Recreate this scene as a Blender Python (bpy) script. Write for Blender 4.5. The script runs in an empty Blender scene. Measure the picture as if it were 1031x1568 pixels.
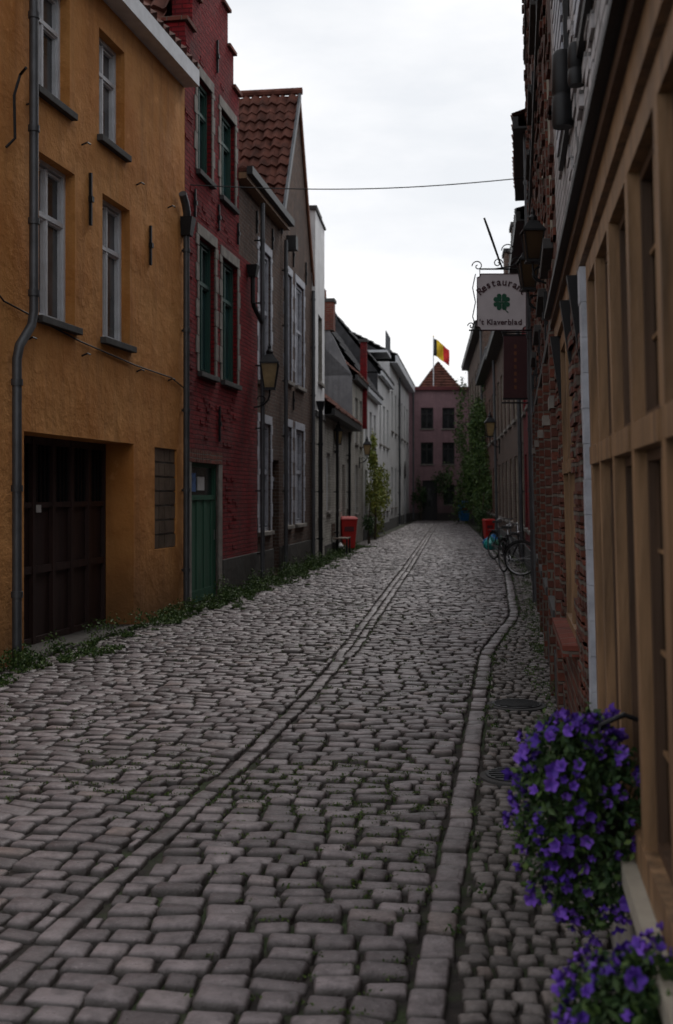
import bpy, math, random, bmesh
import numpy as np
from mathutils import Vector, Matrix
random.seed(7); rng=np.random.default_rng(11)
K=0.8   # depth unit -> metres along the street
S=bpy.context.scene
COL=S.collection
# ------------------------------------------------------------------ materials
M={}
def newmat(name):
    m=bpy.data.materials.new(name); m.use_nodes=True
    nt=m.node_tree; nt.nodes.clear()
    o=nt.nodes.new('ShaderNodeOutputMaterial'); p=nt.nodes.new('ShaderNodeBsdfPrincipled')
    nt.links.new(p.outputs[0],o.inputs[0]); M[name]=m
    return m,nt,p
def N(nt,t,**kw):
    n=nt.nodes.new(t)
    for k,v in kw.items(): setattr(n,k,v)
    return n
def mix(nt,fac,a,b,mode='MIX'):
    n=nt.nodes.new('ShaderNodeMix'); n.data_type='RGBA'; n.blend_type=mode
    for i,x in ((0,fac),(6,a),(7,b)):
        if isinstance(x,(int,float)): n.inputs[i].default_value=x
        elif isinstance(x,(tuple,list)): n.inputs[i].default_value=(*x,1) if len(x)==3 else x
        else: nt.links.new(x,n.inputs[i])
    return n.outputs[2]
def ramp(nt,src,a,b,va=0.,vb=1.):
    n=nt.nodes.new('ShaderNodeMapRange'); nt.links.new(src,n.inputs[0])
    n.inputs[1].default_value=a;n.inputs[2].default_value=b;n.inputs[3].default_value=va;n.inputs[4].default_value=vb
    return n.outputs[0]
def noise(nt,co,scale,detail=5,rough=.55,sc=None):
    if sc:
        mp=nt.nodes.new('ShaderNodeMapping'); mp.inputs['Scale'].default_value=sc
        nt.links.new(co,mp.inputs[0]); co=mp.outputs[0]
    n=N(nt,'ShaderNodeTexNoise'); n.inputs['Scale'].default_value=scale; n.inputs['Detail'].default_value=detail
    n.inputs['Roughness'].default_value=rough; nt.links.new(co,n.inputs['Vector']); return n.outputs['Fac']
def bump(nt,p,h,strength,dist=.02,prev=None):
    b=N(nt,'ShaderNodeBump'); b.inputs['Strength'].default_value=strength; b.inputs['Distance'].default_value=dist
    nt.links.new(h,b.inputs['Height'])
    if prev: nt.links.new(prev,b.inputs['Normal'])
    nt.links.new(b.outputs[0],p.inputs['Normal']); return b.outputs[0]
def coord(nt): return N(nt,'ShaderNodeTexCoord').outputs['Object']
def stucco(name,c,c2=None,rough=.85,b=.5,stain=.5,grime=(.05,.045,.04)):
    m,nt,p=newmat(name); co=coord(nt)
    c2=c2 or tuple(x*.7 for x in c)
    n1=noise(nt,co,.9,7,.6); n2=noise(nt,co,2.6,6,.65,(2.0,2.0,.16)); n3=noise(nt,co,30,4,.6); n4=noise(nt,co,5,6,.65); n6=noise(nt,co,2.2,8,.7)
    col=mix(nt,ramp(nt,n1,.38,.66),c,c2)
    col=mix(nt,ramp(nt,n4,.56,.70,0,.45),col,tuple(min(1,x*1.35+.03) for x in c))
    col=mix(nt,ramp(nt,n6,.56,.66,0,stain*.8),col,tuple(x*.62 for x in c2))
    col=mix(nt,ramp(nt,n2,.48,.74,0,stain),col,grime)
    sp=N(nt,'ShaderNodeSeparateXYZ'); nt.links.new(co,sp.inputs[0])
    ad=N(nt,'ShaderNodeMath',operation='MULTIPLY_ADD'); nt.links.new(n1,ad.inputs[0]); ad.inputs[1].default_value=-1.6; nt.links.new(sp.outputs[2],ad.inputs[2])
    col=mix(nt,ramp(nt,ad.outputs[0],-.7,.45,.85,0),col,grime)
    nt.links.new(col,p.inputs['Base Color']); p.inputs['Roughness'].default_value=rough; p.inputs['Specular IOR Level'].default_value=.2
    pr=bump(nt,p,n1,b,.12); pr=bump(nt,p,n4,b*.7,.03,pr); bump(nt,p,n3,b*.7,.012,pr)
def brick(name,c1,c2,mortar,bw=.21,bh=.068,ms=.009,b=.8,rough=.9,stain=.45,grime=(.03,.028,.028),var=.5):
    m,nt,p=newmat(name); co=coord(nt)
    sp=N(nt,'ShaderNodeSeparateXYZ'); nt.links.new(co,sp.inputs[0])
    ad=N(nt,'ShaderNodeMath',operation='ADD'); nt.links.new(sp.outputs[0],ad.inputs[0]); nt.links.new(sp.outputs[1],ad.inputs[1])
    cb=N(nt,'ShaderNodeCombineXYZ'); nt.links.new(ad.outputs[0],cb.inputs[0]); nt.links.new(sp.outputs[2],cb.inputs[1])
    nz=N(nt,'ShaderNodeTexNoise'); nz.inputs['Scale'].default_value=3.; nt.links.new(co,nz.inputs['Vector'])
    vm=N(nt,'ShaderNodeVectorMath',operation='MULTIPLY_ADD'); nt.links.new(nz.outputs['Color'],vm.inputs[0]); vm.inputs[1].default_value=(.03,.03,.0); nt.links.new(cb.outputs[0],vm.inputs[2])
    t=N(nt,'ShaderNodeTexBrick'); nt.links.new(vm.outputs[0],t.inputs['Vector'])
    t.inputs['Scale'].default_value=1; t.inputs['Brick Width'].default_value=bw; t.inputs['Row Height'].default_value=bh
    t.inputs['Mortar Size'].default_value=ms; t.inputs['Mortar Smooth'].default_value=.35
    t.inputs['Color1'].default_value=(*c1,1);t.inputs['Color2'].default_value=(*c2,1);t.inputs['Mortar'].default_value=(*mortar,1)
    n1=noise(nt,co,1.1,6,.6); n3=noise(nt,co,28,4,.65); n2=noise(nt,co,2.5,5,.6,(1.5,1.5,.3)); n5=noise(nt,co,7,3,.6)
    col=mix(nt,ramp(nt,n5,.4,.7,0,var),t.outputs['Color'],tuple(x*.45 for x in c1))
    col=mix(nt,ramp(nt,n1,.48,.72,0,stain),col,grime)
    col=mix(nt,ramp(nt,n2,.52,.76,0,stain),col,grime)
    nt.links.new(col,p.inputs['Base Color']); p.inputs['Roughness'].default_value=rough; p.inputs['Specular IOR Level'].default_value=.2
    inv=ramp(nt,t.outputs['Fac'],0,1,1,0)
    pr=bump(nt,p,inv,b,.02); pr=bump(nt,p,n3,.5,.012,pr); bump(nt,p,n5,.5,.03,pr)
def plain(name,c,rough=.6,metal=0,var=.3,sc=6,b=.15,str_=None,spec=.4):
    m,nt,p=newmat(name); co=coord(nt)
    n1=noise(nt,co,sc,5,.6,str_); n2=noise(nt,co,45,3,.6)
    col=mix(nt,ramp(nt,n1,.35,.7,0,1),c,tuple(x*(1-var) for x in c))
    nt.links.new(col,p.inputs['Base Color']); p.inputs['Roughness'].default_value=rough; p.inputs['Metallic'].default_value=metal
    p.inputs['Specular IOR Level'].default_value=spec
    pr=bump(nt,p,n1,b,.01); bump(nt,p,n2,b,.004,pr)
def leafm(name,c,c2):
    m,nt,p=newmat(name); g=N(nt,'ShaderNodeAttribute',attribute_name='rnd')
    nt.links.new(mix(nt,g.outputs['Fac'],c,c2),p.inputs['Base Color']); p.inputs['Roughness'].default_value=.6
    p.inputs['Specular IOR Level'].default_value=.25
stucco('orange_plaster',(.52,.245,.08),(.42,.165,.042),stain=.45,b=.6,grime=(.17,.085,.035))
stucco('white_plaster',(.66,.66,.67),(.54,.54,.55),stain=.25,grime=(.18,.18,.18))
stucco('grey_plaster',(.18,.18,.19),(.12,.12,.13),stain=.5)
stucco('mauve_plaster',(.27,.165,.185),(.22,.135,.15),stain=.3)
stucco('concrete',(.24,.23,.22),stain=.4)
stucco('black_plinth',(.025,.025,.028),(.05,.05,.05),rough=.7,stain=.3)
brick('red_brick',(.225,.013,.017),(.15,.010,.014),(.09,.009,.012),stain=.5,b=1.3)
brick('brown_brick',(.12,.07,.052),(.075,.048,.04),(.15,.13,.115),stain=.5)
brick('dark_brick',(.16,.052,.034),(.08,.033,.026),(.14,.12,.10),stain=.5,b=1.3,bh=.075,ms=.012)
brick('cream_brick',(.42,.40,.36),(.35,.33,.29),(.26,.24,.22),stain=.4,ms=.008)
brick('white_brick',(.50,.475,.49),(.40,.38,.39),(.22,.21,.21),stain=.4,ms=.012,bh=.075,b=1.2)
brick('red_brick_plain',(.20,.055,.038),(.13,.038,.028),(.14,.12,.10),stain=.45)
plain('white_paint',(.58,.60,.64),.5,var=.2); plain('cream_paint',(.38,.34,.28),.55,var=.35)
plain('bluewhite_paint',(.42,.435,.49),.6,var=.4,sc=9,b=.5)
plain('green_paint',(.02,.075,.062),.55,var=.35,str_=(1,1,.1),sc=12); plain('green_door',(.022,.10,.06),.6,var=.5,str_=(3,3,.15),sc=12)
plain('dark_paint',(.018,.018,.02),.55,var=.3); plain('brown_door',(.042,.021,.019),.6,var=.5,str_=(1,1,.12),sc=9,b=.3)
plain('stone',(.23,.21,.19),.85,var=.5,b=.6); plain('dark_stone',(.06,.058,.058),.85,var=.4,b=.5)
plain('zinc',(.10,.105,.115),.5,.5,var=.45,sc=3); plain('iron',(.012,.012,.014),.5,.4,var=.3)
plain('oak',(.27,.155,.078),.6,var=.65,str_=(4,4,.35),sc=5,b=.5); plain('oak_dark',(.085,.046,.026),.6,var=.5,str_=(4,4,.3),sc=7,b=.3)
plain('tile',(.115,.042,.03),.85,var=.75,sc=3.5,b=.4,spec=.2); plain('slate',(.045,.045,.05),.75,var=.5,sc=4,b=.4,spec=.25)
plain('red_plastic',(.42,.015,.012),.45,var=.2); plain('rubber',(.01,.01,.01),.7); plain('chrome',(.4,.4,.42),.3,1)
plain('blue_plastic',(.02,.16,.42),.4,var=.3); plain('teal_plastic',(.02,.30,.28),.4,var=.3); plain('white_plastic',(.6,.6,.6),.4)
plain('dark_red',(.10,.014,.018),.6); plain('maroon',(.055,.016,.02),.6); plain('sign_white',(.52,.48,.51),.5,var=.12); plain('letter',(.045,.012,.02),.6,var=.1)
plain('clover_green',(.006,.075,.04),.5,var=.2)
plain('flag_black',(.02,.02,.02),.8); plain('flag_yellow',(.75,.5,.03),.8); plain('flag_red',(.6,.03,.03),.8)
plain('rust',(.16,.06,.03),.8,var=.4); plain('poster',(.10,.2,.45),.5,sc=20,var=.7)
plain('bark',(.06,.045,.03),.9,var=.5,b=.6)
plain('lamp_glass',(.27,.19,.09),.25,var=.4)
def glassm(name,c,c2,rough=.07):
    m,nt,p=newmat(name); co=coord(nt)
    n=noise(nt,co,2.5,2,.4); col=mix(nt,ramp(nt,noise(nt,co,1.7,3,.5),.4,.62),c,c2)
    nt.links.new(col,p.inputs['Base Color']); p.inputs['Roughness'].default_value=rough; bump(nt,p,n,.15,.03)
glassm('glass',(.012,.014,.016),(.03,.034,.038)); glassm('glass_curtain',(.10,.10,.105),(.03,.032,.035),.12)
glassm('glass_tan',(.05,.03,.016),(.016,.011,.008),.2); M['glass_tan'].node_tree.nodes['Principled BSDF'].inputs['Specular IOR Level'].default_value=.2
glassm('glass_block',(.10,.075,.055),(.17,.13,.10),.25)
glassm('glass_teal',(.015,.05,.055),(.02,.028,.03))
leafm('leaf',(.022,.055,.012),(.085,.13,.03)); leafm('leaf_yellow',(.10,.15,.02),(.25,.24,.04)); leafm('leaf_dark',(.014,.038,.012),(.06,.10,.035))
leafm('petal',(.05,.018,.23),(.20,.08,.52))
leafm('moss',(.03,.055,.012),(.075,.11,.022))
def cobm(name,a,b_,c,rough):
    m,nt,p=newmat(name); co=coord(nt); g=N(nt,'ShaderNodeAttribute',attribute_name='rnd').outputs['Fac']; eg=N(nt,'ShaderNodeAttribute',attribute_name='top').outputs['Fac']
    n1=noise(nt,co,.55,5,.6); n2=noise(nt,co,60,5,.7); n3=noise(nt,co,14,4,.6)
    col=mix(nt,ramp(nt,g,0,.9),a,b_); col=mix(nt,ramp(nt,g,.92,1.,0,.6),col,c)
    col=mix(nt,ramp(nt,n3,.42,.7,0,.6),col,tuple(x*.45 for x in a))
    col=mix(nt,ramp(nt,n1,.48,.72,0,.5),col,(.06,.046,.042))
    col=mix(nt,ramp(nt,n2,.58,.74,0,.5),col,tuple(min(1,x*1.7) for x in b_))
    # soil and grime collected on the sides of each stone, down in the joint
    col=mix(nt,ramp(nt,eg,.25,.95,.85,0),col,(.022,.018,.013))
    nt.links.new(col,p.inputs['Base Color']); nt.links.new(ramp(nt,n3,.3,.7,rough-.1,rough+.2),p.inputs['Roughness'])
    pr=bump(nt,p,n3,.6,.022); bump(nt,p,n2,.8,.009,pr)
cobm('cobble',(.10,.082,.087),(.27,.228,.238),(.19,.13,.105),.36)
cobm('cobble_small',(.09,.076,.073),(.21,.18,.172),(.15,.10,.08),.5)
cobm('gutter_stone',(.115,.096,.10),(.25,.212,.22),(.18,.13,.105),.38)
m,nt,p=newmat('soil'); co=coord(nt)
c=mix(nt,ramp(nt,noise(nt,co,8,4,.6),.35,.7),(.014,.010,.009),(.036,.028,.023))
c=mix(nt,ramp(nt,noise(nt,co,1.1,6,.7),.47,.60,0,.9),c,(.030,.052,.012)); nt.links.new(c,p.inputs['Base Color'])
p.inputs['Roughness'].default_value=.95; bump(nt,p,noise(nt,co,40,4,.7),.8,.02)
# ------------------------------------------------------------------ mesh builder
class MB:
    def __init__(s): s.v=[];s.f=[];s.m=[];s.mats=[]
    def mi(s,m):
        if m not in s.mats: s.mats.append(m)
        return s.mats.index(m)
    def poly(s,pts,m):
        i=len(s.v); s.v+= [tuple(q) for q in pts]; s.f.append(tuple(range(i,i+len(pts)))); s.m.append(s.mi(m))
    def box(s,x0,x1,y0,y1,z0,z1,m):
        if x0>x1:x0,x1=x1,x0
        if y0>y1:y0,y1=y1,y0
        if z0>z1:z0,z1=z1,z0
        i=len(s.v); s.v+=[(x,y,z) for z in(z0,z1) for x,y in((x0,y0),(x1,y0),(x1,y1),(x0,y1))]
        k=s.mi(m)
        for f in((3,2,1,0),(4,5,6,7),(0,1,5,4),(1,2,6,5),(2,3,7,6),(3,0,4,7)):
            s.f.append(tuple(i+j for j in f)); s.m.append(k)
    def hexa(s,b,t,m):
        i=len(s.v); s.v+=[tuple(q) for q in b]+[tuple(q) for q in t]; k=s.mi(m); n=len(b)
        s.f.append(tuple(i+j for j in reversed(range(n)))); s.f.append(tuple(i+n+j for j in range(n))); s.m+=[k,k]
        for j in range(n):
            s.f.append((i+j,i+(j+1)%n,i+n+(j+1)%n,i+n+j)); s.m.append(k)
    def tube(s,pts,r,m,n=8,closed=False):
        pts=[Vector(q) for q in pts]; k=s.mi(m); rings=[]
        N_=len(pts)
        rs=r if isinstance(r,(list,tuple)) else [r]*N_
        up=Vector((0,0,1)); prev=None
        for j,q in enumerate(pts):
            if closed: d=(pts[(j+1)%N_]-pts[j-1])
            else: d=(pts[min(j+1,N_-1)]-pts[max(j-1,0)])
            d.normalize()
            if prev is None:
                a=d.cross(up if abs(d.z)<.9 else Vector((1,0,0)))
            else: a=prev-d*prev.dot(d)
            a.normalize(); prev=a; b=d.cross(a)
            i=len(s.v); rings.append(i)
            for t in range(n):
                an=2*math.pi*t/n; s.v.append(tuple(q+(a*math.cos(an)+b*math.sin(an))*rs[j]))
        R=range(N_ if closed else N_-1)
        for j in R:
            A=rings[j];B=rings[(j+1)%N_]
            for t in range(n):
                s.f.append((A+t,A+(t+1)%n,B+(t+1)%n,B+t)); s.m.append(k)
        if not closed:
            s.f.append(tuple(rings[0]+t for t in reversed(range(n)))); s.f.append(tuple(rings[-1]+t for t in range(n))); s.m+=[k,k]
    def lathe(s,c,prof,m,n=12):
        k=s.mi(m); i=len(s.v)
        for r,z in prof:
            for t in range(n):
                a=2*math.pi*(t+.5)/n; s.v.append((c[0]+r*math.cos(a),c[1]+r*math.sin(a),c[2]+z))
        for j in range(len(prof)-1):
            for t in range(n):
                s.f.append((i+j*n+t,i+j*n+(t+1)%n,i+(j+1)*n+(t+1)%n,i+(j+1)*n+t)); s.m.append(k)
        s.f.append(tuple(i+t for t in reversed(range(n)))); s.f.append(tuple(i+(len(prof)-1)*n+t for t in range(n))); s.m+=[k,k]
    def build(s,name,parent=None,lean=0,smooth=False,bevel=0):
        me=bpy.data.meshes.new(name)
        vs=s.v if not lean else [(x,y-lean*(z-1.0),z) for x,y,z in s.v]
        me.from_pydata(vs,[],s.f)
        for q in s.mats: me.materials.append(M[q])
        me.polygons.foreach_set('material_index',s.m)
        if smooth: me.polygons.foreach_set('use_smooth',[True]*len(s.f))
        me.update()
        o=bpy.data.objects.new(name,me); COL.objects.link(o)
        if smooth and hasattr(me,'set_sharp_from_angle'): me.set_sharp_from_angle(angle=math.radians(40))
        if bevel:
            b=o.modifiers.new('b','BEVEL'); b.width=bevel; b.segments=2; b.limit_method='ANGLE'
        if parent: o.parent=parent
        return o
def empty(name,loc=(0,0,0),rz=0):
    e=bpy.data.objects.new(name,None); COL.objects.link(e); e.location=loc; e.rotation_euler=(0,0,rz); e.empty_display_size=.2; return e
def tiles(mb,o,a,b,mat,tw=.23,th=.30):
    """pantile roof slope: o corner, a vector along eave, b vector up slope"""
    o=Vector(o);a=Vector(a);b=Vector(b); La=a.length;Lb=b.length; ua=a/La;ub=b/Lb; n=ua.cross(ub)
    if n.z<0:n=-n
    nu=max(1,round(La/tw)); nv=max(1,round(Lb/th)); tw=La/nu; th=Lb/nv; k=mb.mi(mat); per=4
    for r in range(nv):
        i=len(mb.v); W=nu*per+1
        jit=[random.uniform(-.014,.018) for _ in range(nu+1)]
        for q in range(W):
            h=.036*math.sin(2*math.pi*(q%per)/per)+.038+jit[q//per]
            for vv,e in((r*th-.03,.045),((r*th-.03),.0),((r+1)*th,0.)):
                mb.v.append(tuple(o+ua*(q*tw/per)+ub*(vv+jit[q//per])+n*(h+e if vv!=r*th-.03 or e else h-.03)))
        for q in range(W-1):
            A=i+q*3;B=A+3
            mb.f.append((A,B,B+2,A+2)); mb.m.append(k); mb.f.append((A+1,B+1,B,A)); mb.m.append(k)
# ------------------------------------------------------------------ houses
class House:
    def __init__(s,name,p0,p1,lean=0,alongX=False):
        a=Vector((p0[0],p0[1]*K,0)); b=Vector((p1[0],p1[1]*K,0)); d=b-a
        s.L=d.length; s.a=p0[0] if alongX else p0[1]; s.b=p1[0] if alongX else p1[1]
        s.e=empty(name,a,math.atan2(d.y,d.x)); s.P={}; s.ops=[]; s.lean=lean
    def u(s,Y): return (Y-s.a)/(s.b-s.a)*s.L
    def p(s,n):
        if n not in s.P: s.P[n]=MB()
        return s.P[n]
    def op(s,ya,yb,z0,z1,d):
        u0,u1=sorted((s.u(ya),s.u(yb))); s.ops.append((u0,u1,z0,z1,d)); return u0,u1
    def win(s,ya,yb,z0,z1,d=.14,fm='white_paint',cols=2,rows=(.62,),glass='glass',sur=None,sill='stone',t=.05,grid=0,sillp=.07):
        u0,u1=s.op(ya,yb,z0,z1,d); b=s.p('windows'); h=z1-z0
        b.box(u0,u0+t,d-.06,d+.02,z0,z1,fm); b.box(u1-t,u1,d-.06,d+.02,z0,z1,fm)
        b.box(u0+t,u1-t,d-.06,d+.02,z1-t,z1,fm); b.box(u0+t,u1-t,d-.06,d+.02,z0,z0+t,fm)
        cuts=[z0+t]+[z0+h*r for r in rows]+[z1-t]
        for zz in cuts[1:-1]: b.box(u0+t,u1-t,d-.055,d+.02,zz-t*.5,zz+t*.5,fm)
        w=(u1-u0-2*t)
        for i in range(1,cols): 
            x=u0+t+w*i/cols
            for za,zb in zip(cuts[:-1],cuts[1:]): b.box(x-t*.5,x+t*.5,d-.05,d+.015,za+t*.4,zb-t*.4,fm)
        for i in range(cols):
            for za,zb in zip(cuts[:-1],cuts[1:]):
                xa=u0+t+w*i/cols+t*.5*(i>0); xb=u0+t+w*(i+1)/cols-t*.5*(i<cols-1); q=.022
                za2=za+t*.5;zb2=zb-t*.5
                b.box(xa,xa+q,d-.035,d+.01,za2,zb2,fm); b.box(xb-q,xb,d-.035,d+.01,za2,zb2,fm)
                b.box(xa+q,xb-q,d-.035,d+.01,za2,za2+q,fm); b.box(xa+q,xb-q,d-.035,d+.01,zb2-q,zb2,fm)
        yy=d+.004; b.poly([(u0,yy,z0),(u1,yy,z0),(u1,yy,z1),(u0,yy,z1)],glass)
        if sill: s.p('sills').box(u0-.06,u1+.06,-sillp,d-.062,z0-.07,z0+.003,sill)
        if sur:
            q=s.p('stone_surrounds')
            q.box(u0-.1,u1+.1,-.018,.02,z1,z1+.16,sur)
            zz=z0;k=0
            while zz<z1-.02:
                hh=min(.26,z1-zz); e=.16 if k%2 else .09
                q.box(u0-e,u0,-.016,.02,zz+.003,zz+hh-.003,sur); q.box(u1,u1+e,-.016,.02,zz+.003,zz+hh-.003,sur); zz+=hh;k+=1
    def walls(s,H,mat,depth=6,side=None,plinth=None,ph=.5,z_from=0):
        b=s.p('walls'); side=side or mat
        us=sorted({0,s.L}|{round(o[i],4) for o in s.ops for i in(0,1)}); zs=sorted({z_from,H}|{round(o[i],4) for o in s.ops for i in(2,3)})
        us=[x for x in us if 0<=x<=s.L]; zs=[z for z in zs if z_from<=z<=H]
        for x0,x1 in zip(us[:-1],us[1:]):
            for z0,z1 in zip(zs[:-1],zs[1:]):
                cx=(x0+x1)/2;cz=(z0+z1)/2
                if any(o[0]<cx<o[1] and o[2]<cz<o[3] for o in s.ops): continue
                b.poly([(x0,0,z0),(x1,0,z0),(x1,0,z1),(x0,0,z1)],mat)
        for x0,x1,z0,z1,d in s.ops:
            b.poly([(x0,0,z0),(x0,d,z0),(x0,d,z1),(x0,0,z1)],mat); b.poly([(x1,0,z0),(x1,d,z0),(x1,d,z1),(x1,0,z1)],mat)
            b.poly([(x0,0,z1),(x1,0,z1),(x1,d,z1),(x0,d,z1)],mat); b.poly([(x0,0,z0),(x1,0,z0),(x1,d,z0),(x0,d,z0)],mat)
        for x in(0,s.L): b.poly([(x,0,z_from),(x,depth,z_from),(x,depth,H),(x,0,H)],side)
        b.poly([(0,depth,z_from),(s.L,depth,z_from),(s.L,depth,H),(0,depth,H)],side)
        b.poly([(0,0.02,H),(s.L,.02,H),(s.L,depth,H),(0,depth,H)],side)
        if plinth:
            q=s.p('plinth'); cuts=sorted([(o[0],o[1]) for o in s.ops if o[2]<ph]); x=0
            for c0,c1 in cuts:
                if c0>x: q.box(x,c0-.002,-.03,.01,0,ph,plinth)
                x=c1+.002
            if x<s.L: q.box(x,s.L,-.03,.01,0,ph,plinth)
    def roof(s,ze,zr,yr=2.5,depth=6,mat='tile',over=.25,gable_mat=None,tile=True,fascia='white_paint',fh=.14):
        b=s.p('roof')
        if tile: tiles(b,(0,-over,ze+.02),(s.L,0,0),(0,yr+over,zr-ze),mat)
        b.poly([(0,-over,ze+.01),(s.L,-over,ze+.01),(s.L,yr,zr-.01),(0,yr,zr-.01)],mat)
        b.poly([(0,depth,ze),(s.L,depth,ze),(s.L,yr,zr),(0,yr,zr)],mat)
        for x in(0,s.L): s.p('gables').poly([(x,0,ze),(x,depth,ze),(x,yr,zr)],gable_mat or mat)
        s.p('fascia').box(0,s.L,-over-.05,-over+.03,ze-fh,ze+.03,fascia); s.p('fascia').box(0,s.L,-over+.03,.0,ze-fh,ze-fh+.03,fascia)
    def pipe(s,Y,z0,z1,r=.045,m='zinc',off=.1,top=None):
        b=s.p('drainpipe'); u=s.u(Y)
        b.tube([(u,-off,z1),(u,-off,z0)],r,m,10)
        z=z0+.5
        while z<z1: b.tube([(u,-off,z-.025),(u,-off,z+.025)],r*1.25,m,10); b.box(u-.012,u+.012,-off,0.02,z-.012,z+.012,'iron'); z+=1.1
        if top: b.hexa([(u-.06,-off-.06,z1),(u+.06,-off-.06,z1),(u+.06,-off+.06,z1),(u-.06,-off+.06,z1)],[(u-.10,-off-.1,z1+.2),(u+.10,-off-.1,z1+.2),(u+.10,-off+.1,z1+.2),(u-.10,-off+.1,z1+.2)],m)
    def anchor(s,Y,z0,z1): 
        u=s.u(Y); s.p('iron_anchors').box(u-.015,u+.015,-.035,-.004,z0,z1,'iron'); s.p('iron_anchors').box(u-.03,u+.03,-.05,-.004,(z0+z1)/2-.03,(z0+z1)/2+.03,'iron')
    def chimney(s,x,y,z0,z1,m='dark_brick',w=.6,d=.5,pots=2):
        b=s.p('chimney'); b.box(x,x+w,y,y+d,z0,z1,m); b.box(x-.04,x+w+.04,y-.04,y+d+.04,z1,z1+.1,'dark_stone')
        for i in range(pots): b.lathe((x+w*(i+.5)/pots,y+d/2,z1+.1),[(.09,0),(.07,.3),(.09,.32)],'red_brick_plain',10)
    def done(s):
        for n,b in s.P.items():
            b.build(n,s.e,s.lean,smooth=n in('drainpipe',),bevel=.006 if n in('stone_surrounds','sills','plinth') else 0)

# ---- orange house
h=House('orange_house',(-4.28,6),(-2.108,19.75))
kw=dict(d=.17,fm='white_paint',cols=2,rows=(.66,),sill='dark_stone',glass='glass_curtain',t=.042)
for a,b in((14.15,15.13),(16.09,17.03),(11.2,12.3)): h.win(a,b,5.70,6.93,**kw)
for a,b in((14.24,15.29),(16.21,17.24),(11.2,12.3)): h.win(a,b,3.43,5.08,**kw)
u0,u1=h.op(13.84,17.39,0.03,2.26,.42); b=h.p('garage_door')
b.poly([(u0,.415,0),(u1,.415,0),(u1,.415,2.26),(u0,.415,2.26)],'brown_door')
n=6; w=(u1-u0)/n
for i in range(n+1): b.box(u0+i*w-.035*(i>0),u0+i*w+.035*(i<n),.36,.41,.03,2.26,'brown_door')
for i in range(n):
    for za,zb in((.03,.12),(.80,.88),(1.5,1.56),(2.18,2.26)): b.box(u0+i*w+.036,u0+(i+1)*w-.036,.37,.41,za,zb,'brown_door')
    for j in range(1,5): b.box(u0+i*w+w*j/5-.008,u0+i*w+w*j/5+.008,.38,.41,1.56,2.18,'iron')
b.box(u0+1.0,u0+1.06,.33,.36,1.45,1.53,'white_plastic')
h.p('garage_threshold').box(u0-.02,u1+.02,-.1,.4,0.0,.05,'concrete')
u0,u1=h.op(18.29,19.34,.93,2.25,.05); b=h.p('glass_block_window')
nx,nz=4,7
for i in range(nx):
    for j in range(nz):
        xa=u0+(u1-u0)*i/nx; xb=u0+(u1-u0)*(i+1)/nx; za=.93+1.32*j/nz; zb=.93+1.32*(j+1)/nz
        b.box(xa+.012,xb-.012,.015+.012*random.random(),.06,za+.012,zb-.012,'glass_block')
b.poly([(u0,.04,.93),(u1,.04,.93),(u1,.04,2.25),(u0,.04,2.25)],'concrete')
h.walls(7.4,'orange_plaster',depth=7)
b=h.p('roof'); L=h.L; tiles(b,(0,-.15,7.5),(L,0,0),(0,3.65,3.0),'tile'); b.poly([(0,7,7.4),(L,7,7.4),(L,3.5,10.5),(0,3.5,10.5)],'tile')
for x in(0,L): b.poly([(x,0,7.4),(x,7,7.4),(x,3.5,10.5)],'orange_plaster')
h.p('gutter').box(0,L-.02,-.22,-.14,7.28,7.5,'white_paint'); h.p('gutter').box(0,L-.02,-.14,0,7.28,7.32,'white_paint')
b=h.p('drainpipe'); ua=h.u(13.85); ub=h.u(13.42)
b.tube([(ua,-.1,7.4),(ua,-.1,3.42),(ua-.05,-.1,3.28),(ub+.05,-.1,3.05),(ub,-.1,2.92),(ub,-.1,.0)],.045,'zinc',12)
for z in(6.3,5.2,4.3,3.6): b.tube([(ua,-.1,z-.03),(ua,-.1,z+.03)],.056,'zinc',12)
for z in(2.7,1.7,.7): b.tube([(ub,-.1,z-.03),(ub,-.1,z+.03)],.056,'zinc',12)
for Y,z0,z1 in((15.75,4.62,5.2),(18.05,4.55,5.05)): h.anchor(Y,z0,z1)
b=h.p('cable'); b.tube([(h.u(Y),-.02,z) for Y,z in((12,3.9),(13.3,3.45),(15.4,3.30),(17.4,3.22),(19.0,3.20),(19.7,3.1))],.009,'iron',6)
for Y in(13.9,15.5,17.5,18.9):
    for z in(3.15,5.45): b.tube([(h.u(Y),0,z),(h.u(Y)+.02,-.06,z+.03),(h.u(Y)+.06,-.08,z+.02)],.01,'iron',5)
b.tube([(h.u(13.35),-.02,4.9),(h.u(13.42),-.08,5.0),(h.u(13.40),-.08,5.4),(h.u(13.5),-.1,5.62),(h.u(13.4),-.2,5.65)],.014,'iron',6)
h.done()
# ---- red stepped gable house
h=House('red_stepped_gable_house',(-2.105,19.76),(-1.40,25.2))
kw=dict(d=.13,fm='green_paint',cols=2,rows=(.68,),sill='dark_stone',sur='stone',glass='glass_teal')
h.win(20.5,21.45,6.32,7.70,**kw); h.win(22.1,23.2,6.28,7.66,**kw)
h.win(20.6,21.7,3.42,5.40,**kw); h.win(22.2,23.4,3.42,5.36,**kw)
u0,u1=h.op(20.08,21.9,.06,2.10,.09); b=h.p('door')
b.box(u0,u0+.06,.03,.09,.06,2.1,'green_door'); b.box(u1-.07,u1,.03,.09,.06,2.1,'green_door'); b.box(u0+.06,u1-.07,.03,.09,2.04,2.1,'green_door'); b.box(u0+.06,u1-.07,.03,.09,1.56,1.63,'green_door')
b.poly([(u0,.08,1.6),(u1,.08,1.6),(u1,.08,2.1),(u0,.08,2.1)],'glass')
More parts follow.
